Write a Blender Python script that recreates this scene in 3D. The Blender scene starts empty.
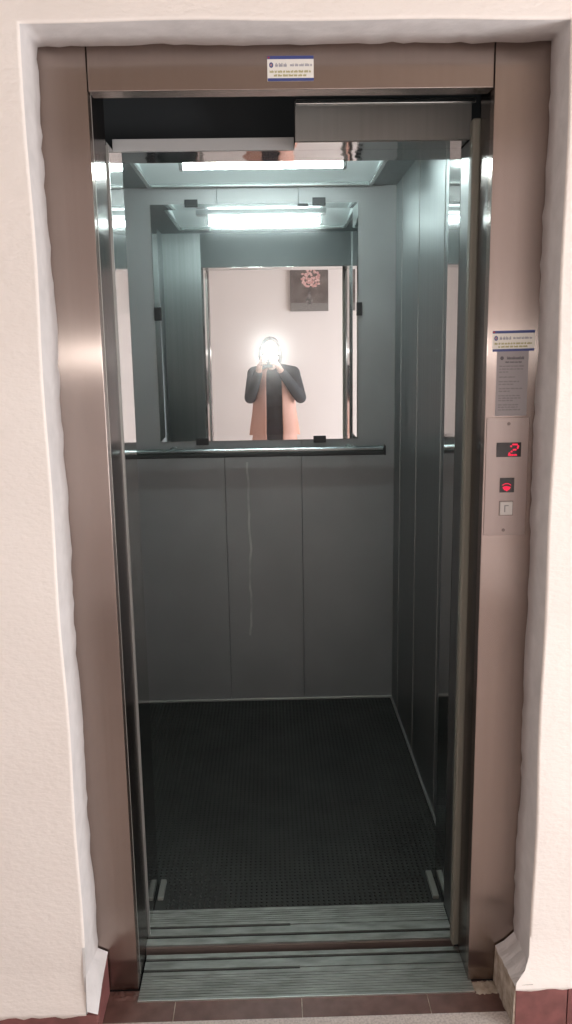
import bpy, bmesh, math, random
from mathutils import Vector, Matrix
random.seed(7)
C = bpy.context.scene.collection
PI = math.pi

# ------------------------------------------------------------------ materials
def lin(c):
    return tuple(((v/12.92) if v <= 0.04045 else ((v+0.055)/1.055)**2.4) for v in [q/255.0 for q in c])

ROT = 0.0
class Mat:
    """small helper round a node material"""
    def __init__(s, name, col=(0.5, 0.5, 0.5), rough=0.5, metal=0.0, spec=0.5):
        s.m = bpy.data.materials.new(name); s.m.use_nodes = True
        s.nt = s.m.node_tree; s.n = s.nt.nodes
        s.b = s.n['Principled BSDF']
        s.b.inputs['Base Color'].default_value = (*col, 1)
        s.b.inputs['Roughness'].default_value = rough
        s.b.inputs['Metallic'].default_value = metal
        s.b.inputs['Specular IOR Level'].default_value = spec
        s.tc = s.n.new('ShaderNodeTexCoord')
    def link(s, a, b): s.nt.links.new(a, b)
    def coord(s, scale=(1, 1, 1)):
        mp = s.n.new('ShaderNodeMapping'); mp.inputs['Scale'].default_value = scale
        s.link(s.tc.outputs['Object'], mp.inputs['Vector']); return mp.outputs['Vector']
    def noise(s, scale, detail=3, stretch=(1, 1, 1), rough=0.5):
        t = s.n.new('ShaderNodeTexNoise'); t.inputs['Scale'].default_value = scale
        t.inputs['Detail'].default_value = detail; t.inputs['Roughness'].default_value = rough
        s.link(s.coord(stretch), t.inputs['Vector']); return t.outputs['Fac']
    def ramp(s, fac, stops):
        r = s.n.new('ShaderNodeValToRGB'); e = r.color_ramp.elements
        while len(e) < len(stops): e.new(0.5)
        for q, (p, c) in zip(e, stops):
            q.position = p; q.color = (*c, 1)
        s.link(fac, r.inputs['Fac']); return r.outputs['Color']
    def color(s, out): s.link(out, s.b.inputs['Base Color']); return s
    def bump(s, fac, strength=0.2, dist=0.002):
        b = s.n.new('ShaderNodeBump'); b.inputs['Strength'].default_value = strength
        b.inputs['Distance'].default_value = dist
        s.link(fac, b.inputs['Height']); s.link(b.outputs['Normal'], s.b.inputs['Normal']); return s
    def roughvar(s, fac, lo, hi):
        m = s.n.new('ShaderNodeMapRange'); m.inputs['To Min'].default_value = lo; m.inputs['To Max'].default_value = hi
        s.link(fac, m.inputs['Value']); s.link(m.outputs['Result'], s.b.inputs['Roughness']); return s
    def aniso(s, a):
        s.b.inputs['Anisotropic'].default_value = a; s.b.inputs['Anisotropic Rotation'].default_value = ROT
        t = s.n.new('ShaderNodeTangent'); t.direction_type = 'UV_MAP'; t.uv_map = 'UVMap'
        s.link(t.outputs['Tangent'], s.b.inputs['Tangent']); return s
    def emit(s, col, k):
        s.b.inputs['Emission Color'].default_value = (*col, 1); s.b.inputs['Emission Strength'].default_value = k; return s

def mixc(a, b, t): return tuple(x*(1-t)+y*t for x, y in zip(a, b))

def steel(name, col, rough, an=0.85, streak=0.1, scale=90):
    m = Mat(name, col, rough, 1.0)
    f = m.noise(scale, 3, (1, 1, 0.012))
    m.color(m.ramp(f, [(0.25, mixc(col, (0, 0, 0), streak)), (0.75, mixc(col, (1, 1, 1), streak*0.5))]))
    m.aniso(an)
    return m

plaster = Mat('wall_plaster', rough=0.85, spec=0.2)
plaster.color(plaster.ramp(plaster.noise(3.0, 4), [(0.3, (0.79, 0.715, 0.66)), (0.7, (0.85, 0.78, 0.725))]))
plaster.bump(plaster.noise(70, 5, (1, 1, 1.8)), 0.5, 0.0035)
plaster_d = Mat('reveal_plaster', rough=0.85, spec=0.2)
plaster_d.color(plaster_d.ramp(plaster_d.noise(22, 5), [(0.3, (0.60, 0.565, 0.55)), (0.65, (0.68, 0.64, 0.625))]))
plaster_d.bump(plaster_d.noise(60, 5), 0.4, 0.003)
backpaint = Mat('hall_wall_paint', rough=0.8, spec=0.2)
backpaint.color(backpaint.ramp(backpaint.noise(2.0, 3), [(0.3, (0.86, 0.80, 0.785)), (0.7, (0.90, 0.845, 0.83))]))
ceilpaint = Mat('hall_ceiling_paint', (0.42, 0.36, 0.31), 0.9, spec=0.2)
mortar = Mat('mortar', rough=0.95, spec=0.1)
mortar.color(mortar.ramp(mortar.noise(45, 5), [(0.3, (0.30, 0.235, 0.18)), (0.7, (0.55, 0.47, 0.39))]))
mortar.bump(mortar.noise(80, 5), 0.6, 0.004)
terrazzo = Mat('hall_floor_terrazzo', rough=0.45)
terrazzo.color(terrazzo.ramp(terrazzo.noise(180, 3), [(0.35, (0.42, 0.35, 0.32)), (0.6, (0.58, 0.50, 0.46))]))
maroon = Mat('maroon_tile', rough=0.42)
maroon.color(maroon.ramp(maroon.noise(28, 5), [(0.3, (0.095, 0.045, 0.036)), (0.68, (0.15, 0.075, 0.062))]))
maroon_sk = Mat('maroon_skirting_tile', rough=0.35)
maroon_sk.color(maroon_sk.ramp(maroon_sk.noise(28, 5), [(0.3, (0.15, 0.058, 0.052)), (0.7, (0.24, 0.09, 0.085))]))

trim_alu = Mat('floor_trim_alu', (0.42, 0.42, 0.40), 0.4, 0.8)
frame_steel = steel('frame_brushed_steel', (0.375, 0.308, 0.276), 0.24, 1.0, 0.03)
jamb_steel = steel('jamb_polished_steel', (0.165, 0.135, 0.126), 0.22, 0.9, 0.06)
leaf_steel = steel('door_leaf_steel', (0.22, 0.23, 0.228), 0.40, 0.7, 0.06)
portal_steel = steel('portal_polished_steel', (0.58, 0.57, 0.56), 0.07, 0.7, 0.05)
edge_steel = steel('bright_steel_edge', (0.85, 0.84, 0.82), 0.3, 0.3, 0.05)
soffit_steel = Mat('polished_soffit_steel', (0.55, 0.53, 0.52), 0.06, 1.0)
soffit_steel.bump(soffit_steel.noise(7, 2), 0.25, 0.01)
car_steel = steel('car_side_steel', (0.29, 0.31, 0.31), 0.44, 0.6, 0.08)
transom_m = Mat('transom_steel', (0.13, 0.14, 0.14), 0.55, 0.4)
roof_steel = Mat('car_ceiling_enamel', (0.74, 0.80, 0.80), 0.45, 0.0)
plate_steel = steel('cover_plate_steel', (0.30, 0.285, 0.265), 0.62, 0.4, 0.04)
sill_alu = Mat('sill_aluminium', rough=0.5, metal=0.8)
sill_alu.color(sill_alu.ramp(sill_alu.noise(14, 5, (1, 4, 1)), [(0.3, (0.21, 0.208, 0.195)), (0.7, (0.36, 0.357, 0.335))]))
groove_dark = Mat('groove_shade', (0.012, 0.012, 0.011), 0.9)  # near-black, paints shade into the sill grooves
dark = Mat('dark_void', (0.024, 0.027, 0.029), 0.8)
satin = Mat('satin_aluminium', (0.46, 0.45, 0.44), 0.5, 0.2)
rubber = Mat('black_rubber', rough=0.55, spec=0.35)
rubber.color(rubber.ramp(rubber.noise(6, 4), [(0.3, (0.016, 0.017, 0.015)), (0.7, (0.03, 0.031, 0.028))]))
door_edge = Mat('door_edge_rubber', (0.20, 0.185, 0.15), 0.6)
blackclip = Mat('black_plastic', (0.012, 0.012, 0.013), 0.4)
rail_dark = Mat('rail_dark_rubber', (0.018, 0.02, 0.02), 0.4)
rail_top_m = steel('rail_top_steel', (0.30, 0.34, 0.34), 0.22, 0.2, 0.05)
rail_steel = steel('rail_steel', (0.62, 0.66, 0.65), 0.22, 0.2, 0.05)

# back wall of the car: linen-finish grey panel with a white drip stain
bw = Mat('car_rear_panel', rough=0.45, metal=0.45)
base = bw.ramp(bw.noise(2.3, 5), [(0.3, (0.245, 0.250, 0.250)), (0.7, (0.305, 0.310, 0.310))])
sx = bw.n.new('ShaderNodeSeparateXYZ'); bw.link(bw.tc.outputs['Object'], sx.inputs[0])
nz = bw.n.new('ShaderNodeTexNoise'); nz.inputs['Scale'].default_value = 5
cz = bw.n.new('ShaderNodeCombineXYZ'); bw.link(sx.outputs['Z'], cz.inputs['Z']); bw.link(cz.outputs[0], nz.inputs['Vector'])
def mth(m, op, a, b=None):
    t = m.n.new('ShaderNodeMath'); t.operation = op
    for i, v in enumerate((a, b)):
        if v is None: continue
        if hasattr(v, 'is_output'): m.link(v, t.inputs[i])
        else: t.inputs[i].default_value = v
    return t.outputs[0]
off = mth(bw, 'MULTIPLY', mth(bw, 'SUBTRACT', nz.outputs['Fac'], 0.5), 0.045)
dx = mth(bw, 'ABSOLUTE', mth(bw, 'SUBTRACT', mth(bw, 'SUBTRACT', sx.outputs['X'], off), -0.085))
line = mth(bw, 'LESS_THAN', dx, 0.0045)
z1 = mth(bw, 'MULTIPLY', mth(bw, 'GREATER_THAN', sx.outputs['Z'], 0.30), mth(bw, 'LESS_THAN', sx.outputs['Z'], 1.06))
brk = bw.ramp(bw.noise(14, 4, (0.3, 1, 0.6)), [(0.36, (0.15, 0.15, 0.15)), (0.6, (1, 1, 1))])
mask = mth(bw, 'MULTIPLY', mth(bw, 'MULTIPLY', line, z1), mth(bw, 'MULTIPLY', brk, 0.55))
mx = bw.n.new('ShaderNodeMix'); mx.data_type = 'RGBA'
bw.link(mask, mx.inputs['Factor']); bw.link(base, mx.inputs[6]); mx.inputs[7].default_value = (0.62, 0.62, 0.6, 1)
bw.color(mx.outputs[2]); bw.bump(bw.noise(420, 2), 0.10, 0.001)

# mirror: clear silvered lobe + a faint rough lobe added for the flash halo
mirror_m = Mat('mirror_glass', (0.87, 0.885, 0.88), 0.0, 1.0)
halo_lobe = mirror_m.n.new('ShaderNodeBsdfGlossy'); halo_lobe.inputs['Roughness'].default_value = 0.15; halo_lobe.inputs['Color'].default_value = (0.9, 0.92, 0.92, 1)
mxs = mirror_m.n.new('ShaderNodeMixShader'); mxs.inputs[0].default_value = 0.075
outn = [n for n in mirror_m.n if n.type == 'OUTPUT_MATERIAL'][0]
mirror_m.link(mirror_m.b.outputs[0], mxs.inputs[1]); mirror_m.link(halo_lobe.outputs[0], mxs.inputs[2]); mirror_m.link(mxs.outputs[0], outn.inputs['Surface'])

sticker_white = Mat('sticker_paper', (0.74, 0.70, 0.64), 0.35)
sticker_blue = Mat('sticker_blue', (0.045, 0.06, 0.20), 0.4)
sticker_red = Mat('sticker_red', (0.35, 0.04, 0.05), 0.4)
ink_grey = Mat('ink_grey', (0.30, 0.29, 0.32), 0.6)
ink_olive = Mat('ink_olive', (0.36, 0.32, 0.13), 0.6)
notice_grey = Mat('notice_paper', (0.30, 0.27, 0.275), 0.5)
ink_dark = Mat('ink_dark', (0.10, 0.09, 0.10), 0.6)
call_plate = steel('call_plate_steel', (0.39, 0.325, 0.30), 0.32, 0.95, 0.03)
disp_black = Mat('display_smoked_window', (0.02, 0.014, 0.014), 0.25)
led_red = Mat('red_led', (0.3, 0.0, 0.01), 0.5).emit((1.0, 0.012, 0.07), 0.85)
button_m = Mat('button_plastic', (0.60, 0.56, 0.53), 0.35)
button_ink = Mat('button_symbol', (0.26, 0.25, 0.24), 0.5)
screw_m = Mat('screw_steel', (0.22, 0.18, 0.17), 0.45, 1.0)
lamp_m = Mat('lamp_glow', (0.9, 0.9, 0.9), 0.5).emit((0.85, 1.0, 0.985), 92.0)
lamp_end = Mat('lamp_holder_plastic', (0.5, 0.52, 0.52), 0.5)

# people
skin = Mat('skin', (0.60, 0.38, 0.30), 0.5)
skin.b.inputs['Subsurface Weight'].default_value = 0.0
black_cloth = Mat('black_knit', rough=0.85)
black_cloth.color(black_cloth.ramp(black_cloth.noise(200, 2), [(0.3, (0.020, 0.024, 0.030)), (0.7, (0.045, 0.05, 0.06))]))
pink_cloth = Mat('pink_wool', rough=0.9)
pink_cloth.color(pink_cloth.ramp(pink_cloth.noise(6, 3, (1, 1, .3)), [(0.35, (0.62, 0.33, 0.25)), (0.7, (0.72, 0.46, 0.41))]))
denim = Mat('dark_trousers', (0.03, 0.033, 0.045), 0.85)
hair_m = Mat('dark_hair', (0.035, 0.025, 0.02), 0.5)
shoe_m = Mat('shoe_leather', (0.03, 0.025, 0.022), 0.45)
eye_m = Mat('eye_white', (0.75, 0.73, 0.7), 0.25)
iris_m = Mat('iris_brown', (0.05, 0.03, 0.02), 0.25)
phone_m = Mat('phone_shell', (0.02, 0.02, 0.022), 0.3)
lens_m = Mat('phone_lens', (0.01, 0.01, 0.015), 0.05)
flash_m = Mat('flash_led', (0.9, 0.9, 0.9), 0.3).emit((1.0, 0.99, 0.96), 17000.0)

# ------------------------------------------------------------------ mesh builder
class MB:
    def __init__(s): s.bm = bmesh.new()
    def merge(s, bm, smooth=False):
        me = bpy.data.meshes.new('tmp'); bm.to_mesh(me); bm.free()
        n0 = len(s.bm.faces)
        s.bm.from_mesh(me); bpy.data.meshes.remove(me)
        if smooth:
            s.bm.faces.ensure_lookup_table()
            for f in s.bm.faces[n0:]: f.smooth = True
        return s
    def box(s, x0, x1, y0, y1, z0, z1, bev=0.0, seg=2):
        bm = bmesh.new(); bmesh.ops.create_cube(bm, size=1)
        for v in bm.verts:
            v.co = Vector((x0 if v.co.x < 0 else x1, y0 if v.co.y < 0 else y1, z0 if v.co.z < 0 else z1))
        if bev: bmesh.ops.bevel(bm, geom=bm.edges[:], offset=bev, segments=seg, affect='EDGES', profile=0.5)
        return s.merge(bm)
    def prism(s, pts, axis, a0, a1, bev=0.0):
        """polygon pts in the two other axes, extruded from a0 to a1 along axis"""
        bm = bmesh.new()
        def P(p, a):
            return {'x': (a, p[0], p[1]), 'y': (p[0], a, p[1]), 'z': (p[0], p[1], a)}[axis]
        A = [bm.verts.new(P(p, a0)) for p in pts]; B = [bm.verts.new(P(p, a1)) for p in pts]
        n = len(pts)
        for i in range(n): bm.faces.new((A[i], A[(i+1) % n], B[(i+1) % n], B[i]))
        bm.faces.new(A[::-1]); bm.faces.new(B)
        bmesh.ops.recalc_face_normals(bm, faces=bm.faces[:])
        if bev: bmesh.ops.bevel(bm, geom=bm.edges[:], offset=bev, segments=2, affect='EDGES')
        return s.merge(bm)
    def cyl(s, p0, p1, r0, r1=None, n=24, cap=True):
        r1 = r0 if r1 is None else r1
        p0, p1 = Vector(p0), Vector(p1); d = p1-p0
        bm = bmesh.new(); bmesh.ops.create_cone(bm, cap_ends=cap, segments=n, radius1=r0, radius2=r1, depth=d.length)
        q = Vector((0, 0, 1)).rotation_difference(d.normalized()).to_matrix().to_4x4()
        bmesh.ops.transform(bm, matrix=Matrix.Translation((p0+p1)/2) @ q, verts=bm.verts[:])
        for f in bm.faces:
            if len(f.verts) == 4: f.smooth = True
        return s.merge(bm)
    def ball(s, c, r, seg=16, rot=None):
        r = (r, r, r) if not hasattr(r, '__len__') else r
        bm = bmesh.new(); bmesh.ops.create_uvsphere(bm, u_segments=seg, v_segments=max(6, seg//2+2), radius=1)
        M = Matrix.Translation(Vector(c)) @ (rot.to_4x4() if rot else Matrix()) @ Matrix.Diagonal((*r, 1))
        bmesh.ops.transform(bm, matrix=M, verts=bm.verts[:])
        return s.merge(bm, True)
    def caps(s, pts, n=14):
        """chain of tapered capsules: pts = [(co, radius), ...]"""
        for (a, ra), (b, rb) in zip(pts, pts[1:]):
            s.cyl(a, b, ra, rb, n)
        for a, ra in pts: s.ball(a, ra, n)
        return s
    def raw(s, verts, faces, smooth=False):
        bm = bmesh.new(); vs = [bm.verts.new(v) for v in verts]
        for f in faces: bm.faces.new([vs[i] for i in f])
        return s.merge(bm, smooth)
    def build(s, name, mat, parent=None):
        loc = Vector(parent['_loc']) if parent is not None and '_loc' in parent else Vector()
        bm = s.bm
        uv = bm.loops.layers.uv.new('UVMap')
        bm.normal_update()
        for f in bm.faces:
            n = f.normal
            a = max(range(3), key=lambda i: abs(n[i]))
            for l in f.loops:
                c = l.vert.co
                l[uv].uv = ((c.y, c.z) if a == 0 else (c.x, c.z) if a == 1 else (c.x, c.y))
        for v in bm.verts: v.co -= loc
        me = bpy.data.meshes.new(name); bm.to_mesh(me); bm.free()
        o = bpy.data.objects.new(name, me); C.objects.link(o)
        me.materials.append(mat.m if isinstance(mat, Mat) else mat)
        if parent is not None:
            o.parent = parent; o['_loc'] = (0.0, 0.0, 0.0) if not loc.length else tuple(loc)
        return o

def B(name, mat, parent, *boxes, bev=0.0):
    m = MB()
    for b in boxes: m.box(*b, bev=bev)
    return m.build(name, mat, parent)

def thing(name, label, cat, loc=(0, 0, 0), group=None):
    o = bpy.data.objects.new(name, None); C.objects.link(o); o.location = loc
    o.empty_display_size = 0.1
    o['label'] = label; o['category'] = cat; o['_loc'] = tuple(float(v) for v in loc)
    if group: o['group'] = group
    return o
def struct(o): o['kind'] = 'structure'; return o

# ------------------------------------------------------------------ measures (metres; frame face is y = 0, x to the right, camera on -y)
HX0, HX1, HY0, HY1, HZ = -2.0, 3.0, -3.2, -0.12, 2.62     # hall
OX0, OX1, OZ = -0.4355, 0.564, 2.0975                      # opening in the plaster
JL, JR, HDR = -0.343, 0.457, 2.016                         # clear opening of the frame
CX0, CX1, CY0, CY1, CZ = -0.566, 0.520, 0.40, 1.68, 2.15   # inside of the car
PX0, PX1, PZ = -0.347, 0.456, 1.968                        # car portal

# ------------------------------------------------------------------ hall shell
B_floor = MB(); B_floor.box(HX0-.1, HX1+.1, HY0-.1, -0.100, -0.10, 0.0)
fl = struct(B_floor.build('floor', terrazzo))
thr = MB()
xs = [-0.43, -0.25, 0.05, 0.35, 0.56]
for a, b in zip(xs, xs[1:]):
    thr.box(a+0.0010, b-0.0010, -0.0985, 0.0, -0.0040, -0.003)
struct(thr.build('floor_threshold_tiles', maroon))
struct(B('floor_grout', mortar, None, (-0.43, 0.56, -0.0975, -0.0005, -0.08, -0.0042)))
struct(B('ceiling', ceilpaint, None, (HX0-.1, HX1+.1, HY0-.1, HY1+.3, HZ, HZ+.1)))
struct(B('wall_back', backpaint, None, (HX0-.1, HX1+.1, HY0-.1, HY0, 0, HZ)))
struct(B('wall_left', backpaint, None, (HX0-.1, HX0, HY0, HY1+.2, 0, HZ)))
# right wall with a window opening
WY0, WY1, WZ0, WZ1 = -2.6, -0.9, 0.35, 1.60
struct(B('wall_right', backpaint, None, (HX1, HX1+.12, HY0, WY0, 0, HZ), (HX1, HX1+.12, WY1, HY1+.2, 0, HZ),
         (HX1, HX1+.12, WY0, WY1, 0, WZ0), (HX1, HX1+.12, WY0, WY1, WZ1, HZ)))
wf = MB()
for b in ((WY0, WY0+.05, WZ0, WZ1), (WY1-.05, WY1, WZ0, WZ1), (WY0+.05, WY1-.05, WZ0, WZ0+.05), (WY0+.05, WY1-.05, WZ1-.05, WZ1), ((WY0+WY1)/2-.025, (WY0+WY1)/2+.025, WZ0+.05, WZ1-.05)):
    wf.box(HX1+.05, HX1+.10, *b, 0.004)
white_frame = Mat('window_frame_paint', (0.8, 0.8, 0.78), 0.4)
win = struct(wf.build('window_1', white_frame))
glow = Mat('frosted_daylight_glass', (0.8, 0.85, 0.9), 0.4).emit((0.80, 0.90, 1.0), 2.2)
gp = MB(); gp.box(HX1+.072, HX1+.078, WY0+.05, WY1-.05, WZ0+.05, WZ1-.05)
gpo = gp.build('pane', glow); gpo.parent = win; gpo['kind'] = 'structure'

# front wall: plaster face, rounded worn corner and ragged reveal
def rag(i, k, amp):
    r = random.Random(i*31+k*977)
    return (r.random()-.5)*2*amp
def front_wall():
    zs = [0.0 + OZ*i/90 for i in range(91)]
    xt = [OX0+(OX1-OX0)*i/45 for i in range(46)]
    path = [(OX0, z, -1, 0) for z in zs[:-1]] + [(x, OZ, 0, 1) for x in xt] + [(OX1, z, 1, 0) for z in zs[::-1][1:]]
    n = len(path)
    # smooth low-frequency wobble
    def wob(i, k): return 0.0016*math.sin(i*0.31+k)+0.0012*math.sin(i*0.117+2*k)
    V, F = [], []
    rows = []
    for i, (x, z, nx, nz) in enumerate(path):
        corner_l = (nz and x == OX0); corner_r = (nz and x == OX1)
        if corner_l: nx = -1
        if corner_r: nx = 1
        w = wob(i, 1); w2 = wob(i, 2)+rag(i, 3, 0.0022)
        prof = [(0.006+w, -0.12), (0.003+w, -0.1196), (0.001+w, -0.1182), (0.0+w, -0.1155), (-0.0005+w2*.4, -0.055), (-0.001+w2, -0.004), (0.012, -0.0005)]
        row = []
        for off_, y in prof:
            row.append(len(V)); V.append((x+nx*off_, y, z+nz*off_))
        # outer point on the hall boundary
        ox = HX0 if nx < 0 else (HX1 if nx > 0 else x); oz = HZ if nz else z
        row.insert(0, len(V)); V.append((ox, -0.12, oz)); rows.append(row)
    for a, b in zip(rows, rows[1:]):
        for j in range(len(a)-1):
            F.append((a[j], a[j+1], b[j+1], b[j]))
    # make it a solid shell: back face plane of the wall
    m = MB(); m.raw(V, F, False)
    bmesh.ops.recalc_face_normals(m.bm, faces=m.bm.faces[:])
    me_faces = m.bm.faces
    # faces between outline and corner shall look towards -y
    f0 = max(me_faces, key=lambda f: f.calc_area())
    if f0.normal.y > 0: bmesh.ops.reverse_faces(m.bm, faces=m.bm.faces[:])
    for f in m.bm.faces: f.smooth = f.calc_area() < 0.004
    o = m.build('wall_front', plaster)
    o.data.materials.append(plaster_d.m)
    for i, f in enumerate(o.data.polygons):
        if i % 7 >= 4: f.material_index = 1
    return struct(o)
front_wall()

# skirtings of maroon tile, each with its return into the opening, and the plaster lip above
def skirting(name, x0, x1, h, yf, joints):
    m = MB()
    e = [x0]+joints+[x1]
    for a, b in zip(e, e[1:]):
        m.box(a+.001, b-.001, yf, -0.119, 0.0, h, 0.0015)
    return m
m = skirting('l', HX0, -0.412, 0.055, -0.136, [-1.6, -1.3, -1.0, -0.7])
m.prism([(-0.134, 0.0), (-0.134, 0.056), (-0.075, 0.088), (-0.008, 0.106), (-0.008, 0.0)], 'x', -0.434, -0.411, 0.001)
struct(m.build('baseboard_left', maroon_sk))
m = skirting('r', 0.527, HX1, 0.099, -0.149, [0.645, 0.95, 1.25, 1.55, 1.85])
struct(m.build('baseboard_right', maroon_sk))
def lip(name, prof_of, x0, x1, n, mat, xs=None):
    V, F = [], []
    for i in range(n+1):
        p = prof_of(i)
        for j, (y, z) in enumerate(p):
            xa = xs[j] if xs else x0
            V.append((xa+(x1-xa)*i/n, y, z))
    k = len(prof_of(0))
    for i in range(n):
        for j in range(k-1):
            F.append((i*k+j, i*k+j+1, (i+1)*k+j+1, (i+1)*k+j))
    mm = MB(); mm.raw(V, F, True); bmesh.ops.recalc_face_normals(mm.bm, faces=mm.bm.faces[:])
    return struct(mm.build(name, mat))
lip('trim_1', lambda i: [(-0.1195, 0.16), (-0.1225, 0.125+rag(i, 1, .006)), (-0.131, 0.09), (-0.1385, 0.064+rag(i, 2, .002)), (-0.1385, 0.054+rag(i, 4, .003)), (-0.120, 0.052)], HX0, -0.4365, 90, plaster)
lip('trim_2', lambda i: [(-0.1195, 0.21), (-0.1225, 0.165+rag(i, 1, .003)), (-0.131, 0.133), (-0.1435, 0.113+rag(i, 2, .001)), (-0.1505, 0.106), (-0.1505, 0.098+rag(i, 4, .0025)), (-0.120, 0.096)], 0.5265, HX1, 140, plaster, (0.5635, 0.5630, 0.552, 0.530, 0.5265, 0.5265, 0.5265))
# plaster wedge on the left return, mortar block on the right return
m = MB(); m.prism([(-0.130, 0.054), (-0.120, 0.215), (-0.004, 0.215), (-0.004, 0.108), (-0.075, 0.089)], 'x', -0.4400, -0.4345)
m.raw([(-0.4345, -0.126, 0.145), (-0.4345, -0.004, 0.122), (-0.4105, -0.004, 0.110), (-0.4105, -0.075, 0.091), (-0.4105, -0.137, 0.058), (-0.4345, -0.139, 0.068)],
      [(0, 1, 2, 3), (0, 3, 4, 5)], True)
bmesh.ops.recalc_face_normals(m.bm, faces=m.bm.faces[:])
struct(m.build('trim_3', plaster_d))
m = MB()
n = 16; V, F = [], []
for i in range(n+1):
    y = -0.147+0.143*i/n
    t = i/n
    top = 0.107+0.002*math.sin(i*1.3)-0.012*t; up = max(0.0, min(1.0, (y+0.125)/0.03))
    V += [(0.524+rag(i, 5, .0015)-0.006*t, y, 0.0), (0.525+rag(i, 6, .0012)-0.006*t, y, top), (0.541+rag(i, 7, .002), y, top+.003+.010*up), (0.566, y, top+.004+.034*up), (0.566, y, 0.0)]
for i in range(n):
    for j in range(4): F.append((i*5+j, i*5+j+1, (i+1)*5+j+1, (i+1)*5+j))
F.append((0, 1, 2, 3, 4)); F.append(tuple(n*5+j for j in (4, 3, 2, 1, 0)))
m.raw(V, F, False); bmesh.ops.recalc_face_normals(m.bm, faces=m.bm.faces[:])
o_ = struct(m.build('trim_4', mortar)); o_.data.materials.append(plaster_d.m)
for f in o_.data.polygons:
    if f.normal.z > .5: f.material_index = 1
# mortar smears at the feet of the frame
def smear(name, x0, x1, y0, y1, seed, h=0.007, mat=None):
    r = random.Random(seed); nx, ny = 14, 9; V, F = [], []
    for i in range(nx+1):
        for j in range(ny+1):
            u, v = i/nx, j/ny
            e = min(u, 1-u, v, 1-v)*5
            V.append((x0+(x1-x0)*u+(r.random()-.5)*.006, y0+(y1-y0)*v+(r.random()-.5)*.006, -0.0055+min(1, e)*h*(.5+.9*r.random())))
    for i in range(nx):
        for j in range(ny):
            a = i*(ny+1)+j; F.append((a, a+ny+1, a+ny+2, a+1))
    mm = MB(); mm.raw(V, F, True); return struct(mm.build(name, mat or mortar))
smear('trim_5', 0.462, 0.526, -0.045, -0.001, 3, 0.009)
smear('trim_6', -0.408, -0.336, -0.032, -0.001, 5, 0.006, maroon)

# ------------------------------------------------------------------ landing door frame
fr = thing('elevator_door_frame', 'brushed stainless steel elevator door frame set in the plaster opening', 'door frame', (0.057, 0.0, 0.0))
B('stile', frame_steel, fr, (-0.475, JL, 0.0, 0.030, 0.0, 2.14), bev=0.0015)
B('stile', frame_steel, fr, (JR, 0.61, 0.0, 0.030, 0.0, 2.14), bev=0.0015)
B('header', frame_steel, fr, (JL+.0022, JR-.0022, 0.0005, 0.045, HDR, 2.14), bev=0.0015)
# returns of the frame into the opening
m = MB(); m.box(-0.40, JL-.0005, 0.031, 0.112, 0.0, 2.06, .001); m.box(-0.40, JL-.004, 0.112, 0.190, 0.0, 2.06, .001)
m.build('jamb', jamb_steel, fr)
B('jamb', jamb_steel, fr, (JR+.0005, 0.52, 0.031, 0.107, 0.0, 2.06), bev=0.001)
B('edge_bead', trim_alu, fr, (JL-.002, JL+.0008, 0.029, 0.031, 0.02, 2.03))

# ------------------------------------------------------------------ sills
def sill_profile(ys, grooves, ztop=0.0, zbot=-0.04):
    """(y, z) outline of a grooved section; grooves = [(y0, y1, depth)]"""
    pts = [(ys[0], zbot), (ys[0], ztop)]
    for a, b, d in grooves: pts += [(a, ztop), (a+.0002, ztop-d), (b-.0002, ztop-d), (b, ztop)]
    pts += [(ys[1], ztop), (ys[1], zbot)]
    return pts
ribs = [(-0.028+.0085*i, -0.0255+.0085*i, 0.0014) for i in range(9)]
ls = thing('landing_sill', 'worn grooved aluminium sill at the landing edge of the elevator doorway', 'door sill', (0.06, 0.04, -0.04))
m = MB()
m.prism(sill_profile((-0.035, 0.116), ribs+[(0.0550, 0.0645, 0.016), (0.0920, 0.1015, 0.016)]), 'x', JL+.003, 0.05)
m.prism(sill_profile((-0.035, 0.116), ribs+[(0.0585, 0.0620, 0.003), (0.0920, 0.1015, 0.016)]), 'x', 0.05, JR+.008)
m.build('sill_plate', sill_alu, ls)
m = MB(); m.box(JL+.003, JR+.008, -0.0375, -0.0352, -0.012, 0.0004); m.build('nosing', edge_steel, ls)
m = MB()
m.box(JL+.004, 0.05, 0.0553, 0.0642, -0.0158, -0.004); m.box(JL+.004, JR+.007, 0.0923, 0.1012, -0.0158, -0.004)
m.build('groove_shade', groove_dark, ls)  # filler strips: groove shade put in as black colour

# ------------------------------------------------------------------ elevator car
car = thing('elevator_car', 'stainless steel elevator car standing open with grey rear panel', 'elevator', (-0.01, 1.06, 0.0))
B('floor_pan', groove_dark, car, (CX0-.02, CX1+.02, 0.285, CY1+.02, -0.06, -0.006))
m = MB()
m.prism(sill_profile((0.150, 0.288), [(0.1750, 0.1855, 0.016), (0.2120, 0.2215, 0.016)]+[(0.232+.0085*i, 0.2342+.0085*i, .0012) for i in range(6)]), 'x', PX0, 0.03)
m.prism(sill_profile((0.150, 0.288), [(0.1750, 0.1855, 0.016), (0.2155, 0.2190, 0.003)]+[(0.232+.0085*i, 0.2342+.0085*i, .0012) for i in range(6)]), 'x', 0.03, PX1)
m.build('car_sill', sill_alu, car)
m = MB(); m.box(PX0, 0.03, 0.2123, 0.2212, -0.0158, -0.004); m.box(PX0, PX1, 0.1753, 0.1852, -0.0158, -0.004)
m.build('groove_shade', groove_dark, car)  # black filler stands for the shade in the car sill grooves
gapm = Mat('sill_gap_apron', (0.16, 0.115, 0.10), 0.6, 0.3)
B('sill_apron', gapm, car, (PX0, PX1, 0.144, 0.1495, -0.25, -0.004))
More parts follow.
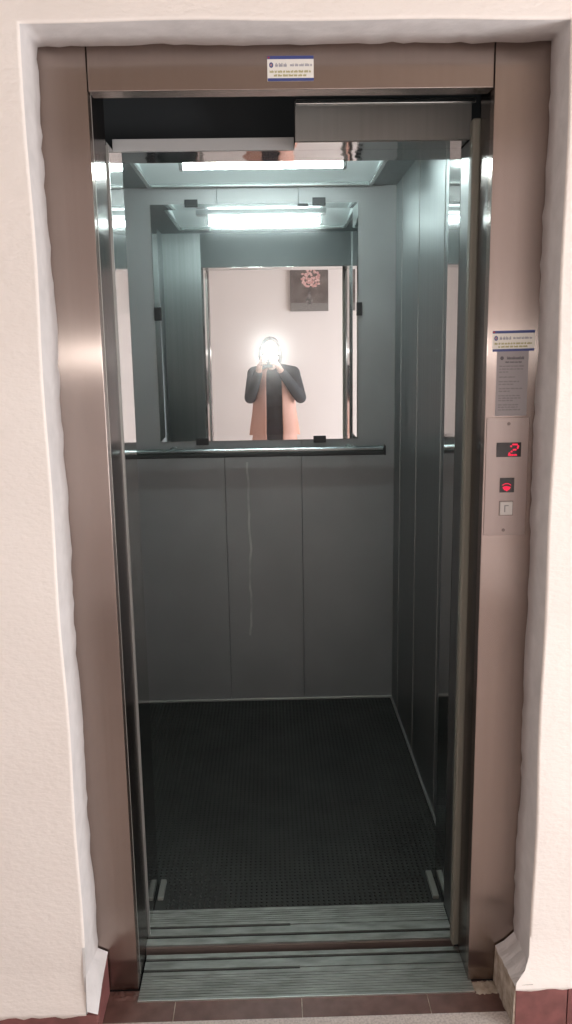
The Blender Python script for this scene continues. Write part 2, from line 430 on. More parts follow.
# rear wall of three sheets with open seams
m = MB()
for a, b in ((CX0-.02, -0.1908), (-0.1892, 0.1312), (0.1328, CX1+.02)):
    m.box(a, b, CY1, CY1+.018, -0.005, 2.20, .0009)
rw = m.build('rear_wall', bw, car)
B('seam_backing', transom_m, car, (CX0, CX1, CY1+.0182, CY1+.024, 0, 2.2))
# side walls: vertical sheets with bright folded edges
def side(xi, s):
    ys = [CY0, 0.745, 1.16, 1.522, CY1]
    m = MB(); e = MB()
    for a, b in zip(ys, ys[1:]):
        x0, x1 = sorted((xi, xi+s*.02)); m.box(x0, x1, a+.0012, b-.0012, -0.005, 2.20, .001)
    for y in ys[1:4]:
        x0, x1 = sorted((xi-s*.0018, xi+s*.004)); e.box(x0, x1, y-.0013, y+.0013, 0.0, 2.16)
    w = m.build('side_wall', car_steel, car)
    e.build('seam_bead', trim_alu, w)
    return w
side(CX0, -1); side(CX1, 1)
# ceiling: arched satin sheet inside a flat surround
AX0, AX1, AY0, AY1 = -0.452, 0.418, 0.59, 1.635
m = MB()
m.box(CX0-.02, AX0, CY0, CY1+.02, CZ, CZ+.02); m.box(AX1, CX1+.02, CY0, CY1+.02, CZ, CZ+.02)
m.box(AX0, AX1, CY0, AY0, CZ, CZ+.02); m.box(AX0, AX1, AY1, CY1+.02, CZ, CZ+.02)
cp = m.build('ceiling_surround', car_steel, car)
V, F = [], []; n = 28
for i in range(n+1):
    t = i/n; y = AY0+(AY1-AY0)*t; z = CZ+0.006+0.055*math.sin(PI*t)**0.8
    V += [(AX0-.004, y, z), (AX1+.004, y, z)]
for i in range(n): F.append((2*i, 2*i+1, 2*i+3, 2*i+2))
m = MB(); m.raw(V, F, True)
for i, x in enumerate((AX0-.004, AX1+.004)):   # end gables of the arch
    vs = [(x, AY0+(AY1-AY0)*j/n, V[2*j][2]) for j in range(n+1)]
    m.raw(vs+[(x, AY1, CZ-.0), (x, AY0, CZ-.0)], [tuple(range(n+3))])
m.build('ceiling_panel', roof_steel, car)
m = MB()
for b in ((AX0-.003, AX0+.012, AY0-.012, AY1+.012), (AX1-.012, AX1+.003, AY0-.012, AY1+.012), (AX0+.012, AX1-.012, AY0-.012, AY0+.003), (AX0+.012, AX1-.012, AY1-.003, AY1+.012)):
    m.box(*b, CZ-.008, CZ+.002, .002)
m.build('ceiling_bezel', rail_steel, car)
B('car_roof', dark, car, (CX0-.03, CX1+.03, 0.30, CY1+.03, 2.26, 2.28))
# front returns and portal
B('front_return', car_steel, car, (CX0-.02, PX0-.012, CY0-.012, CY0, 0.0, 2.2), bev=.001)
B('front_return', car_steel, car, (PX1+.012, CX1+.02, CY0-.012, CY0, 0.0, 2.2), bev=.001)
B('transom', transom_m, car, (PX0-.012, PX1+.012, CY0-.012, CY0, PZ+.0035, 2.2), bev=.001)
B('portal_jamb', portal_steel, car, (PX0-.012, PX0, 0.198, CY0-.0005, 0.0, PZ+.003))
B('portal_jamb', portal_steel, car, (PX1, PX1+.012, 0.276, CY0-.0005, 0.0, PZ+.003))
B('edge_bead', trim_alu, car, (PX0-.004, PX0+.0050, 0.1915, 0.1965, 0.0, 1.962))
m = MB(); m.box(PX0, PX1, 0.285, CY0-.0005, PZ, PZ+.003); m.box(0.0695, PX1, 0.2145, 0.286, PZ, PZ+.003); m.build('portal_soffit', soffit_steel, car)
B('transom_edge', satin, car, (PX0, 0.0690, 0.274, 0.2845, PZ-.001, PZ+.026), bev=.001)
m = MB(); m.box(0.0695, 0.4615, 0.206, 0.214, PZ+.001, 2.053, .0012); m.build('cover_plate', plate_steel, car)
B('track_bar', rail_steel, car, (0.0695, 0.4615, 0.165, 0.180, 2.034, 2.045), bev=.002)
m = MB(); m.box(-0.60, 0.62, 0.3735, 0.376, PZ+.006, 2.25); m.box(-0.60, 0.62, 0.155, 0.376, 2.19, 2.195)
m.box(-0.60, -0.585, 0.155, 0.376, PZ+.005, 2.25); m.box(0.60, 0.615, 0.155, 0.376, PZ+.005, 2.25)
m.build('header_void', dark, car)  # near-black sheets stand for the shaft's darkness above the portal
# floor trims
B('floor_trim', trim_alu, car, (CX0, CX1, CY1-.010, CY1-.0005, -0.004, 0.008), bev=.002)
B('floor_trim', trim_alu, car, (CX1-.008, CX1-.0005, CY0+.01, CY1-.011, -0.004, 0.006), bev=.002)
B('floor_trim', trim_alu, car, (CX0+.0005, CX0+.008, CY0+.01, CY1-.011, -0.004, 0.006), bev=.002)
foot_alu = Mat('foot_strip_alu', (0.22, 0.22, 0.20), 0.5, 0.6)
B('foot_strip', foot_alu, car, (PX0+.006, PX0+.022, 0.330, 0.412, -0.002, 0.010), bev=.002)
B('foot_strip', foot_alu, car, (PX1-.024, PX1-.007, 0.305, 0.420, -0.002, 0.010), bev=.002)

# studded rubber mat: one mesh, the studs are its surface pattern
def mat_mesh():
    x0, x1, y0, y1 = CX0+.010, CX1-.010, 0.289, CY1-.011
    V = []; F = []
    m = MB(); m.box(PX0+.002, PX1-.002, y0, CY0, -0.005, 0.0); m.box(x0, x1, CY0, y1, -0.005, 0.0)
    p = 0.0145; r = 0.0046; h = 0.0030
    ny = int((y1-y0)/p); 
    for j in range(ny):
        y = y0+.007+p*j
        xa, xb = (PX0+.008, PX1-.008) if y < CY0+.006 else (x0+.006, x1-.006)
        k = int((xb-xa)/p)
        for i in range(k+1):
            x = xa+(xb-xa)*i/k
            if y < 0.44 and (x < PX0+.03 or x > PX1-.03): continue
            b = len(V)
            for q in range(8): V.append((x+r*math.cos(q*PI/4), y+r*math.sin(q*PI/4), -0.0002))
            for q in range(8): V.append((x+r*.72*math.cos(q*PI/4), y+r*.72*math.sin(q*PI/4), h))
            for q in range(8): F.append((b+q, b+(q+1) % 8, b+8+(q+1) % 8, b+8+q))
            F.append(tuple(b+8+q for q in range(8)))
    m.raw(V, F)
    return m
fm = mat_mesh().build('rubber_mat', rubber)
fm['label'] = 'black studded rubber mat covering the elevator floor'; fm['category'] = 'floor mat'

# ------------------------------------------------------------------ telescopic door parked on the right
dr = thing('sliding_door', 'open telescopic elevator door, its greenish edge showing in the right jamb', 'door', (0.48, 0.12, 0.0))
B('door_leaf', jamb_steel, dr, (0.462, 0.60, 0.110, 0.145, 0.004, 1.992), bev=.001)
m = MB(); m.box(0.4425, 0.4615, 0.112, 0.142, 0.006, 1.990, .005, 3); m.build('edge_buffer', door_edge, dr)
dk = B('car_door', leaf_steel, None, (0.4565, 0.60, 0.152, 0.2745, 0.004, 1.965), bev=.001)
dk['label'] = 'second steel door leaf tucked behind the greenish door edge'; dk['category'] = 'door'

# ------------------------------------------------------------------ car mirror with bevelled rim
mr = thing('wall_mirror', 'large frameless mirror clipped to the elevator rear wall above the handrail', 'mirror', (-0.04, 1.675, 1.15))
MX0, MX1, MZ0, MZ1, MY = -0.452, 0.367, 1.152, 2.086, 1.6745
bvl = 0.021; lift = bvl*math.tan(math.radians(1.55))
A = [(MX0, MY-lift, MZ0), (MX1, MY-lift, MZ0), (MX1, MY-lift, MZ1), (MX0, MY-lift, MZ1)]
I = [(MX0+bvl, MY, MZ0+bvl), (MX1-bvl, MY, MZ0+bvl), (MX1-bvl, MY, MZ1-bvl), (MX0+bvl, MY, MZ1-bvl)]
K = [(x, CY1-.0002, z) for x, _, z in A]
V = A+I+K
F = [(4, 5, 6, 7), (0, 1, 5, 4), (1, 2, 6, 5), (2, 3, 7, 6), (3, 0, 4, 7), (8, 9, 1, 0), (9, 10, 2, 1), (10, 11, 3, 2), (11, 8, 0, 3), (11, 10, 9, 8)]
m = MB(); m.raw(V, F); bmesh.ops.recalc_face_normals(m.bm, faces=m.bm.faces[:])
m.build('mirror_glass', mirror_m, mr)
def clip(cx, cz, w, h):
    m = MB(); m.box(cx-w/2, cx+w/2, MY-.008, MY-.002, cz-h/2, cz+h/2, .0012)
    m.box(cx-w/2+.004, cx+w/2-.004, MY-.0095, MY-.008, cz-h/2+.004, cz+h/2-.004)
    m.build('clip', blackclip, mr)
clip(-0.291, 2.089, 0.052, 0.028); clip(0.212, 2.090, 0.052, 0.030)
clip(-0.279, 1.150, 0.052, 0.028); clip(0.208, 1.152, 0.052, 0.028)
clip(-0.440, 1.668, 0.028, 0.052); clip(0.372, 1.676, 0.022, 0.052)
clip(0.150, 2.078, 0.042, 0.010)

# ------------------------------------------------------------------ handrail
hr = thing('handrail', 'steel topped dark handrail across the elevator rear wall under the mirror', 'handrail', (-0.03, 1.62, 1.09))
ry0, ry1 = 1.607, 1.632
m = MB(); m.box(-0.555, 0.470, ry0, ry1, 1.104, 1.126, .009, 4); m.build('rail_top', rail_top_m, hr)
m = MB(); m.box(-0.555, 0.470, ry0-.002, ry1, 1.090, 1.1075, .004, 3); m.build('rail_underside', rail_dark, hr)
for x0, x1 in ((-0.560, -0.553), (0.468, 0.475)):
    m = MB(); m.box(x0, x1, ry0-.004, ry1+.002, 1.0885, 1.128, .002); m.build('end_cap', blackclip, hr)
for x in (-0.40, 0.33):
    m = MB(); m.cyl((x, ry1-.002, 1.110), (x, CY1-.001, 1.110), 0.009); m.cyl((x, CY1-.006, 1.110), (x, CY1-.0005, 1.110), 0.020)
    m.build('bracket', rail_steel, hr)

# ------------------------------------------------------------------ lamp in the car ceiling
cl = thing('ceiling_light', 'cool white tube lamp under the elevator ceiling', 'lamp', (-0.03, 1.08, 2.205))
m = MB(); m.box(-0.32, 0.28, 1.052, 1.108, 2.135, 2.205, .004); m.build('lamp_housing', lamp_end, cl)
m = MB(); m.cyl((-0.26, 1.08, 2.105), (0.25, 1.08, 2.105), 0.0125, n=20); m.build('lamp_tube', lamp_m, cl)
for x in (-0.275, 0.252):
    m = MB(); m.box(x, x+.014, 1.064, 1.096, 2.089, 2.136, .003); m.build('lamp_holder', lamp_end, cl)

# ------------------------------------------------------------------ call panel
cpn = thing('call_panel', 'steel call panel with red floor display on the right stile', 'call panel', (0.507, 0.0, 1.24))
B('face_plate', call_plate, cpn, (0.4615, 0.552, -0.0022, -0.0001, 1.111, 1.3665), bev=.0008)
B('display_window', disp_black, cpn, (0.4835, 0.5365, -0.0034, -0.0022, 1.2825, 1.3135), bev=.0006)
# dot matrix 2, slanted
two = ['01110', '10001', '00001', '00110', '01000', '10000', '11111']
m = MB()
for r_, row in enumerate(two):
    for c_, ch in enumerate(row):
        if ch == '1':
            x = 0.5105+c_*0.0038+(6-r_)*0.0008; z = 1.3092-r_*0.00375
            m.cyl((x, -0.0034, z), (x, -0.0040, z), 0.0021, n=10)
m.build('floor_number', led_red, cpn)
B('arrow_window', disp_black, cpn, (0.4930, 0.5245, -0.0034, -0.0022, 1.2055, 1.2375), bev=.0006)
m = MB()   # down arrow: filled head with a thin arc over it
m.prism([(0.4990, 1.2170), (0.5035, 1.2190), (0.5080, 1.2195), (0.5125, 1.2190), (0.5170, 1.2170), (0.5140, 1.2120), (0.5080, 1.2085), (0.5020, 1.2120)], 'y', -0.0042, -0.0034)
arc = [(0.508+0.0105*math.cos(a), 1.2185+0.0075*math.sin(a)) for a in [PI*.12+PI*.76*i/10 for i in range(11)]]
arc2 = [(0.508+0.0090*math.cos(a), 1.2185+0.0056*math.sin(a)) for a in [PI*.12+PI*.76*i/10 for i in range(11)]]
m.prism(arc+arc2[::-1], 'y', -0.0042, -0.0034)
m.build('arrow_symbol', led_red, cpn)
bt = B('call_button', button_m, cpn, (0.4948, 0.5218, -0.0062, -0.0022, 1.1565, 1.1855), bev=.0012)
m = MB(); m.box(0.5035, 0.5060, -0.0068, -0.0062, 1.1630, 1.1785); m.box(0.5060, 0.5130, -0.0068, -0.0062, 1.1762, 1.1785)
m.build('button_symbol', button_ink, bt)
m = MB(); m.box(0.4930, 0.5236, -0.0030, -0.0022, 1.1547, 1.1873); m.build('button_bezel', screw_m, cpn)
for zz, xx in ((1.3535, 0.5085), (1.1225, 0.5045)):
    m = MB(); m.cyl((xx, -0.0022, zz), (xx, -0.0035, zz), 0.0038, 0.0034, 16); m.build('screw', screw_m, cpn)

# ------------------------------------------------------------------ stickers
def words_row(m, x0, x1, z, h, y, rnd, lo=.004, hi=.010, gap=.0016):
    x = x0
    while x < x1-.003:
        w = min(rnd.uniform(lo, hi), x1-x)
        # each word: a row of small upright strokes so it reads as print
        q = x
        while q < x+w-.0006:
            hh = h*rnd.choice((.75, .8, 1.0, 1.0)); m.box(q, q+.0009, y-.00012, y, z, z+hh); q += .0013
        m.box(x, x+w, y-.00010, y, z+h*.30, z+h*.55)
        x += w+gap
def company_sticker(label, x0, z0, w, h, tilt, seed):
    rnd = random.Random(seed)
    t = thing('sticker', label, 'sticker', (x0+w/2, -0.0004, z0), 'white company stickers with blue bands')
    y = -0.0007
    B('paper', sticker_white, t, (x0, x0+w, y, -0.00005, z0, z0+h))
    m = MB(); m.box(x0, x0+w, y-.00012, y, z0+h*.87, z0+h); m.box(x0+.0005, x0+w, y-.00012, y, z0, z0+h*.12); m.build('blue_band', sticker_blue, t)
    m = MB(); cx, cz = x0+w*.085, z0+h*.64
    ring = [(cx+.0042*math.cos(a), cz+.0052*math.sin(a)) for a in [2*PI*i/8 for i in range(8)]]
    ring2 = [(cx+.0018*math.cos(a), cz+.0024*math.sin(a)) for a in [2*PI*i/8 for i in range(8)]]
    for i in range(8):
        j = (i+1) % 8; m.prism([ring[i], ring[j], ring2[j], ring2[i]], 'y', y-.00014, y)
    m.build('logo', sticker_blue, t)
    m = MB(); m.box(cx-.0010, cx+.0010, y-.00014, y, cz-.0018, cz+.0018); m.box(x0+.001, x0+.005, y-.0002, y-.00013, z0+h*.90, z0+h*.97); m.build('logo_accent', sticker_red, t)
    m = MB(); words_row(m, x0+w*.17, x0+w*.44, z0+h*.56, h*.16, y, rnd); words_row(m, x0+w*.49, x0+w*.97, z0+h*.58, h*.11, y, rnd); m.build('company_name', ink_grey, t)
    m = MB(); words_row(m, x0+w*.05, x0+w*.94, z0+h*.33, h*.10, y, rnd); words_row(m, x0+w*.14, x0+w*.84, z0+h*.18, h*.10, y, rnd); m.build('small_print', ink_olive, t)
    t.rotation_euler = (0, tilt, 0)
company_sticker('white sticker with blue bands in the middle of the steel header', 0.0095, 2.031, 0.0905, 0.0455, 0.0, 3)
company_sticker('white sticker with blue bands above the grey notice on the right stile', 0.4685, 1.5045, 0.0885, 0.0425, math.radians(-0.6), 4)
nt = thing('notice', 'grey printed instruction notice on the right stile above the call panel', 'notice', (0.5105, -0.0003, 1.37))
B('paper', notice_grey, nt, (0.4785, 0.5455, -0.0005, -0.00005, 1.370, 1.5065))
m = MB(); rnd = random.Random(11)
m.prism([(0.4895+.0042*math.cos(2*PI*i/6), 1.4905+.0042*math.sin(2*PI*i/6)) for i in range(6)], 'y', -0.00065, -0.0005)
words_row(m, 0.500, 0.536, 1.4875, 0.0062, -0.0005, rnd, .007, .011, .0006); words_row(m, 0.497, 0.535, 1.4805, 0.0036, -0.0005, rnd)
m.build('heading', ink_dark, nt)
m = MB()
for z, xb in ((1.4725, .539), (1.4665, .538), (1.4605, .505), (1.4500, .520), (1.4405, .530), (1.4350, .516), (1.4260, .534), (1.4205, .508), (1.4110, .530), (1.4060, .532), (1.4010, .515), (1.3920, .531), (1.3870, .526), (1.3815, .535)):
    words_row(m, 0.4845, xb, z, 0.0030, -0.0005, rnd)
m.build('body_text', Mat('ink_faded', (0.19, 0.17, 0.175), .6), nt)

# ------------------------------------------------------------------ picture on the hall wall (seen in the mirror)
pc = thing('canvas_picture', 'canvas picture of a pink bouquet in a vase hanging on the hall wall', 'picture', (0.413, HY0+.02, 1.90))
PX_, PZ_, PW, PH = 0.413, 2.098, 0.370, 0.402
cv = Mat('canvas_paint', rough=0.7)
cv.color(cv.ramp(cv.noise(9, 5), [(0.3, (0.10, 0.075, 0.07)), (0.7, (0.20, 0.17, 0.16))]))
B('canvas', cv, pc, (PX_-PW/2, PX_+PW/2, HY0+.001, HY0+.028, PZ_-PH/2, PZ_+PH/2), bev=.003)
pink_p = Mat('pink_petals', rough=.7); pink_p.color(pink_p.ramp(pink_p.noise(60, 3), [(0.3, (0.55, 0.25, 0.24)), (0.7, (0.85, 0.62, 0.58))]))
yb = HY0+.028
def blob(m, cx, cz, rx, rz, n=9, h=.0015, rot=0):
    m.prism([(cx+rx*math.cos(2*PI*i/n+rot), cz+rz*math.sin(2*PI*i/n+rot)) for i in range(n)], 'y', yb, yb+h)
m = MB(); rnd = random.Random(21)
for i in range(60):
    a = rnd.uniform(0, 2*PI); rr = 0.096*math.sqrt(rnd.random())
    blob(m, PX_+.015+rr*math.cos(a), PZ_+.105+rr*.85*math.sin(a), rnd.uniform(.010, .018), rnd.uniform(.009, .016), 7, .001+.001*rnd.random(), a)
m.build('painted_flowers', pink_p, pc)
leaf_p = Mat('painted_leaves', (0.05, 0.045, 0.04), .7); m = MB()
m.prism([(PX_-.004, PZ_-.04), (PX_+.004, PZ_-.04), (PX_+.028, PZ_+.06), (PX_+.023, PZ_+.06), (PX_+.003, PZ_-.02), (PX_+.004, PZ_+.06), (PX_, PZ_+.06), (PX_-.001, PZ_-.02), (PX_-.020, PZ_+.06), (PX_-.025, PZ_+.06)], 'y', yb, yb+.0007)
m.build('painted_greenery', leaf_p, pc)
vase_p = Mat('painted_vase', rough=.6); vase_p.color(vase_p.ramp(vase_p.noise(25, 3), [(0.35, (0.07, 0.065, 0.065)), (0.7, (0.30, 0.27, 0.26))]))
m = MB(); m.prism([(PX_-.018, PZ_-.02), (PX_+.018, PZ_-.02), (PX_+.014, PZ_-.05), (PX_+.036, PZ_-.095), (PX_+.026, PZ_-.135), (PX_-.026, PZ_-.135), (PX_-.036, PZ_-.095), (PX_-.014, PZ_-.05)], 'y', yb, yb+.0012)
m.build('painted_vase', vase_p, pc)
tab_p = Mat('painted_table', (0.23, 0.215, 0.205), .7)
m = MB(); m.prism([(PX_-PW/2+.003, PZ_-PH/2+.003), (PX_+PW/2-.003, PZ_-PH/2+.003), (PX_+PW/2-.003, PZ_-.128), (PX_-PW/2+.003, PZ_-.120)], 'y', yb, yb+.0005); m.build('painted_table', tab_p, pc)

# ------------------------------------------------------------------ person with a phone (seen in the mirror)
def remeshed(mb, name, mat, parent, vox, smooth=6, shade=True):
    o = mb.build(name+'_src', mat, parent)
    r = o.modifiers.new('r', 'REMESH'); r.mode = 'VOXEL'; r.voxel_size = vox; r.use_smooth_shade = True
    s = o.modifiers.new('s', 'SMOOTH'); s.iterations = smooth; s.factor = 0.5
    dg = bpy.context.evaluated_depsgraph_get(); dg.update()
    me = bpy.data.meshes.new_from_object(o.evaluated_get(dg))
    o.modifiers.clear(); old = o.data; o.data = me; bpy.data.meshes.remove(old)
    for p in me.polygons: p.use_smooth = True
    if not me.materials: me.materials.append(mat.m)
    o.name = name; me.name = name
    return o
px, py = 0.045, -2.10
pr = thing('person', 'person in black top and open pink waistcoat photographing with raised phone', 'person', (px, py, 0.0))
V3 = Vector
def P(x, y, z): return V3((px+x, py+y, z))
hipL, hipR = P(-.085, 0, .84), P(.085, 0, .84)
kneeL, kneeR = P(-.085, .025, .45), P(.09, .02, .45)
ankL, ankR = P(-.09, -.02, .075), P(.10, -.025, .075)
shL, shR = P(-.165, 0, 1.325), P(.165, 0, 1.325)
elL, elR = P(-.205, .09, 1.13), P(.225, .09, 1.125)
wrL, wrR = V3((-.078, -1.835, 1.365)), V3((.098, -1.835, 1.365))
hc = P(-.025, .085, 1.515)
def torso(m, g=0.0):
    m.ball(P(0, 0, .88), (.160+g, .108+g, .105+g), 20); m.ball(P(0, .0, 1.00), (.140+g, .098+g, .12+g), 20)
    m.ball(P(0, .005, 1.12), (.138+g, .098+g, .12+g), 20); m.ball(P(0, .01, 1.22), (.152+g, .108+g, .12+g), 20)
    m.ball(P(0, 0, 1.30), (.150+g, .088+g, .075+g), 20)
    m.ball(P(-.07, .07, 1.215), (.062+g, .055+g, .06+g), 14); m.ball(P(.07, .07, 1.215), (.062+g, .055+g, .06+g), 14)
    m.caps([(shL, .056+g), (P(0, 0, 1.355), .060+g), (shR, .056+g)])
def arm(m, s, e, w, g=0.0, cut=1.0):
    mid = s.lerp(e, .5); f = e.lerp(w, .4); end = e.lerp(w, cut)
    m.caps([(s, .052+g), (mid, .047+g), (e, .040+g), (f, .038+g), (end, (.026 if cut > .95 else .028)+g)])
m = MB()
torso(m)
for s, e, w in ((shL, elL, wrL), (shR, elR, wrR)): arm(m, s, e, w)
for h, k, a in ((hipL, kneeL, ankL), (hipR, kneeR, ankR)):
    m.caps([(h, .085), (h.lerp(k, .5), .070), (k, .052), (k.lerp(a, .3), .050), (a, .034)])
    m.caps([(a, .034), (a+V3((0, -.02, -.04)), .030)]); m.caps([(a+V3((0, -.01, -.045)), .029), (a+V3((0, .11, -.05)), .024), (a+V3((0, .15, -.054)), .020)])
# neck and head
m.caps([(P(-.005, -.005, 1.34), .052), (hc+V3((0, -.035, -.10)), .050), (hc+V3((0, -.02, -.04)), .055)])
m.ball(hc+V3((0, -.012, .025)), (.074, .090, .088), 24)          # cranium
m.ball(hc+V3((0, .018, -.045)), (.058, .066, .066), 20)           # face
m.ball(hc+V3((0, .055, -.090)), (.026, .024, .022), 14)           # chin
m.caps([(hc+V3((-.052, .0, -.055)), .020), (hc+V3((0, .055, -.092)), .017), (hc+V3((.052, .0, -.055)), .020)])  # jaw
m.caps([(hc+V3((0, .078, .004)), .009), (hc+V3((0, .094, -.030)), .012)]); m.ball(hc+V3((-.011, .084, -.034)), .009, 10); m.ball(hc+V3((.011, .084, -.034)), .009, 10)  # nose
m.caps([(hc+V3((-.045, .062, .018)), .010), (hc+V3((0, .078, .018)), .011), (hc+V3((.045, .062, .018)), .010)])  # brow
m.ball(hc+V3((-.036, .058, -.028)), (.022, .018, .018), 12); m.ball(hc+V3((.036, .058, -.028)), (.022, .018, .018), 12)   # cheeks
m.caps([(hc+V3((-.020, .074, -.061)), .006), (hc+V3((0, .083, -.058)), .0075), (hc+V3((.020, .074, -.061)), .006)]); m.caps([(hc+V3((-.016, .074, -.069)), .006), (hc+V3((0, .081, -.070)), .0075), (hc+V3((.016, .074, -.069)), .006)])  # lips
for s in (-1, 1):
    m.ball(hc+V3((s*.074, -.012, -.012)), (.008, .018, .030), 12); m.ball(hc+V3((s*.076, -.008, -.036)), (.007, .010, .012), 10)
# phone: face at y = -1.750, lens near the top; hands close on both long edges
FY = -1.7495; pw0, pw1, pz0, pz1 = -.0350, .0370, 1.385, 1.531
def hand(m, w, s):
    """s = -1 hand on the phone's left edge, +1 on the right edge"""
    edge = pw0 if s < 0 else pw1
    palm = V3((edge+s*.030, -1.790, 1.418)); knu = V3((edge+s*.021, -1.768, 1.448))
    m.caps([(w, .025), (w.lerp(palm, .6), .024)])
    a = w.lerp(palm, .5)
    for q in range(4):   # palm slab from four metacarpals
        k = V3((edge+s*.0195, -1.7600-.004*q, 1.470-.020*q)); m.caps([(a+V3((0, .0, .010-.008*q)), .015), (palm.lerp(k, .55), .0125), (k, .0098)])
        L = (.034, .038, .036, .028)[q]
        k2 = k+V3((-s*.002, .022, .006)); k3 = V3((edge-s*(.006+L*.25), FY+.0085, k2.z+.003)); k4 = V3((edge-s*(.006+L*.55), FY+.0075, k3.z-.003))
        k2 = V3((edge+s*.0125, FY+.004, k.z+.004))
        m.caps([(k, .0098), (k2, .0088)], 10); m.caps([(k2, .0088), (k3, .0078)], 10); m.caps([(k3, .0078), (k4, .0066)], 10)
    t0 = palm+V3((0, -.010, -.006)); t1 = V3((edge+s*.014, -1.786, 1.432)); t2 = V3((edge-s*.004, -1.7715, 1.446)); t3 = V3((edge-s*.020, -1.7690, 1.456))
    m.caps([(t0, .0135), (t1, .0115), (t2, .0098), (t3, .0080)], 10)
hand(m, wrL, -1); hand(m, wrR, 1)
body = remeshed(m, 'body', skin, pr, 0.0042, 4)
# clothing
m = MB(); torso(m, .010)
for s, e, w in ((shL, elL, wrL), (shR, elR, wrR)): arm(m, s, e, w, .011, .88)
m.caps([(P(0, 0, 1.34), .062), (P(-.005, 0, 1.372), .060)])
remeshed(m, 'black_top', black_cloth, pr, 0.007, 5)
m = MB(); m.ball(P(0, 0, .86), (.172, .122, .10), 20)
for h, k, a in ((hipL, kneeL, ankL), (hipR, kneeR, ankR)): m.caps([(h, .097), (h.lerp(k, .5), .083), (k, .066), (k.lerp(a, .4), .062), (a+V3((0, 0, .02)), .056)])
remeshed(m, 'trousers', denim, pr, 0.008, 4)
for a in (ankL, ankR):
    m = MB(); m.ball(a+V3((0, -.015, -.035)), (.042, .055, .040), 16); m.caps([(a+V3((0, .02, -.043)), .036), (a+V3((0, .11, -.046)), .034), (a+V3((0, .16, -.050)), .027)])
    sh = remeshed(m, 'shoe', shoe_m, pr, 0.005, 3)
    for v in sh.data.vertices:
        if v.co.z < .004: v.co.z = 0.002
# open waistcoat: swept shell with a front gap, straight to the hem at the knees
V, F = [], []
rows = [(1.372, .085, .075, .52), (1.345, .128, .098, .50), (1.30, .150, .140, .42), (1.25, .168, .168, .39), (1.19, .172, .168, .38), (1.12, .174, .150, .38), (1.00, .182, .136, .37), (.88, .205, .146, .34), (.74, .222, .156, .33), (.60, .232, .164, .33), (.52, .236, .168, .33)]
na = 40
for z, a_, b_, g in rows:
    for i in range(na+1):
        t = PI/2+g+(2*PI-2*g)*i/na
        fold = 1+0.022*math.sin(t*9)*max(0, (1.1-z))*1.6
        V.append((px+a_*math.cos(t)*fold, py+.005+b_*math.sin(t)*fold, z))
for r_ in range(len(rows)-1):
    for i in range(na): q = r_*(na+1)+i; F.append((q, q+1, q+na+2, q+na+1))
m = MB(); m.raw(V, F, True); bmesh.ops.recalc_face_normals(m.bm, faces=m.bm.faces[:])
vs = m.build('pink_waistcoat', pink_cloth, pr)
so = vs.modifiers.new('s', 'SOLIDIFY'); so.thickness = .008; so.offset = 1
sb = vs.modifiers.new('b', 'SUBSURF'); sb.levels = sb.render_levels = 1
# hair: cap plus chin-length sides and back
m = MB(); m.ball(hc+V3((0, -.026, .036)), (.084, .092, .089), 20)
for i in range(15):
    t = PI*.93+PI*1.14*i/14
    p0 = hc+V3((.076*math.cos(t), -.026+.082*math.sin(t), .03)); p1 = hc+V3((.086*math.cos(t), -.030+.088*math.sin(t), -.04)); p2 = hc+V3((.080*math.cos(t), -.030+.082*math.sin(t), -.115+.012*math.sin(i*2.1)))
    m.caps([(p0, .020), (p1, .019), (p2, .011)], 8)
remeshed(m, 'hair', hair_m, pr, 0.005, 3)
for s in (-1, 1):
    m = MB(); m.ball(hc+V3((s*.031, .064, .0)), .0125, 14); e = m.build('eye', eye_m, pr)
    m = MB(); m.ball(hc+V3((s*.030, .0745, .0)), (.0055, .0025, .0055), 12); m.build('iris', iris_m, e)

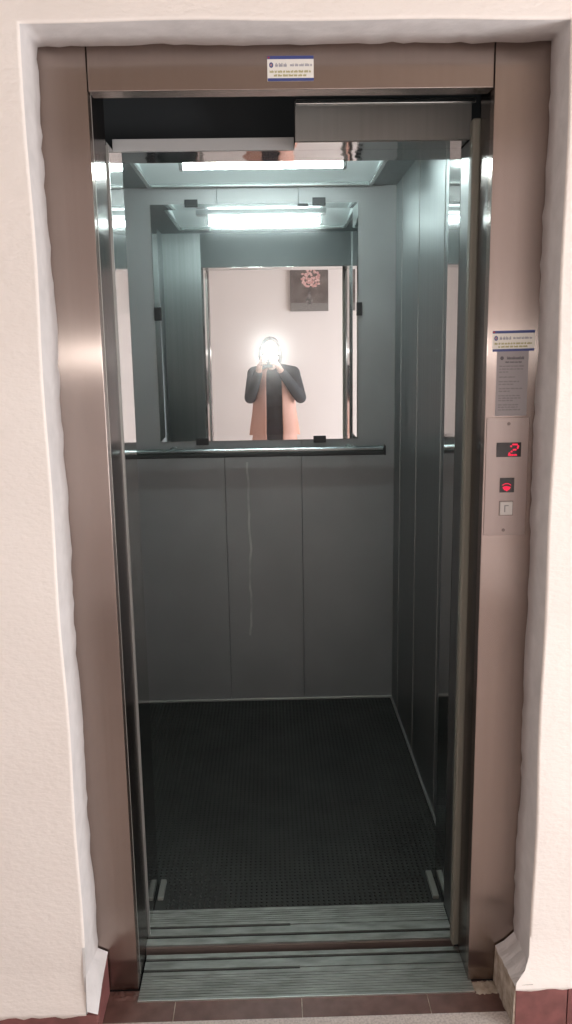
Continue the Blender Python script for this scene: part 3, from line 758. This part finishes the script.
ph = thing('phone', 'dark phone with glowing flash held up by the person in the mirror', 'phone', (0.001, FY, pz0))
m = MB(); m.box(pw0, pw1, FY-.008, FY, pz0, pz1, .003, 3); m.build('shell', phone_m, ph)
scr = Mat('phone_screen', (0.02, 0.02, 0.02), .1).emit((0.7, 0.8, 0.9), .25)
B('screen', scr, ph, (pw0+.003, pw1-.003, FY-.0086, FY-.008, pz0+.012, pz1-.010))
m = MB(); m.cyl((0, FY, 1.511), (0, FY+.0010, 1.511), .0075, n=24); m.build('lens', lens_m, ph)
m = MB(); m.cyl((.0160, FY, 1.511), (.0160, FY+.0010, 1.511), .0055, n=24); m.build('flash', flash_m, ph)

# ------------------------------------------------------------------ lights
def light(name, kind, loc, energy, col, rot=(0, 0, 0), **kw):
    l = bpy.data.lights.new(name, kind); l.energy = energy; l.color = col
    for k, v in kw.items(): setattr(l, k, v)
    o = bpy.data.objects.new(name, l); C.objects.link(o); o.location = loc; o.rotation_euler = rot; return o
light('window_daylight', 'AREA', (HX1+.045, (WY0+WY1)/2, (WZ0+WZ1)/2), 95, (0.97, 0.98, 1.0), (0, PI/2, 0), shape='RECTANGLE', size=WZ1-WZ0-.1, size_y=WY1-WY0-.1)

w = bpy.data.worlds.new('world'); bpy.context.scene.world = w; w.use_nodes = True
w.node_tree.nodes['Background'].inputs[0].default_value = (0.02, 0.02, 0.022, 1)
w.node_tree.nodes['Background'].inputs[1].default_value = 0.2

# ------------------------------------------------------------------ camera
d = V3((-0.0214643, -0.19079377, 0.98139545)); v = V3((0.01578275, 0.98143461, 0.19114657)); h = V3((0.99964503, -0.01959195, 0.01805455))
def wdir(c): return V3((h.dot(c), d.dot(c), -v.dot(c)))
R_, U_, K_ = wdir(V3((1, 0, 0))), wdir(V3((0, -1, 0))), wdir(V3((0, 0, -1)))
cd = bpy.data.cameras.new('camera'); cam = bpy.data.objects.new('camera', cd); C.objects.link(cam)
M = Matrix(((R_.x, U_.x, K_.x, 0), (R_.y, U_.y, K_.y, -1.743), (R_.z, U_.z, K_.z, 1.511), (0, 0, 0, 1)))
cam.matrix_world = M
cd.sensor_fit = 'VERTICAL'; cd.sensor_height = 24; cd.lens = 823/1024*24; cd.clip_start = 0.002
sc = bpy.context.scene; sc.camera = cam
sc.view_settings.view_transform = 'Standard'; sc.view_settings.look = 'None'; sc.view_settings.gamma = 1
sc.view_settings.use_curve_mapping = False; sc.view_settings.exposure = 0.0
sc.cycles.glossy_bounces = 8; sc.cycles.max_bounces = 12
for o in bpy.data.objects:
    if '_loc' in o: del o['_loc']
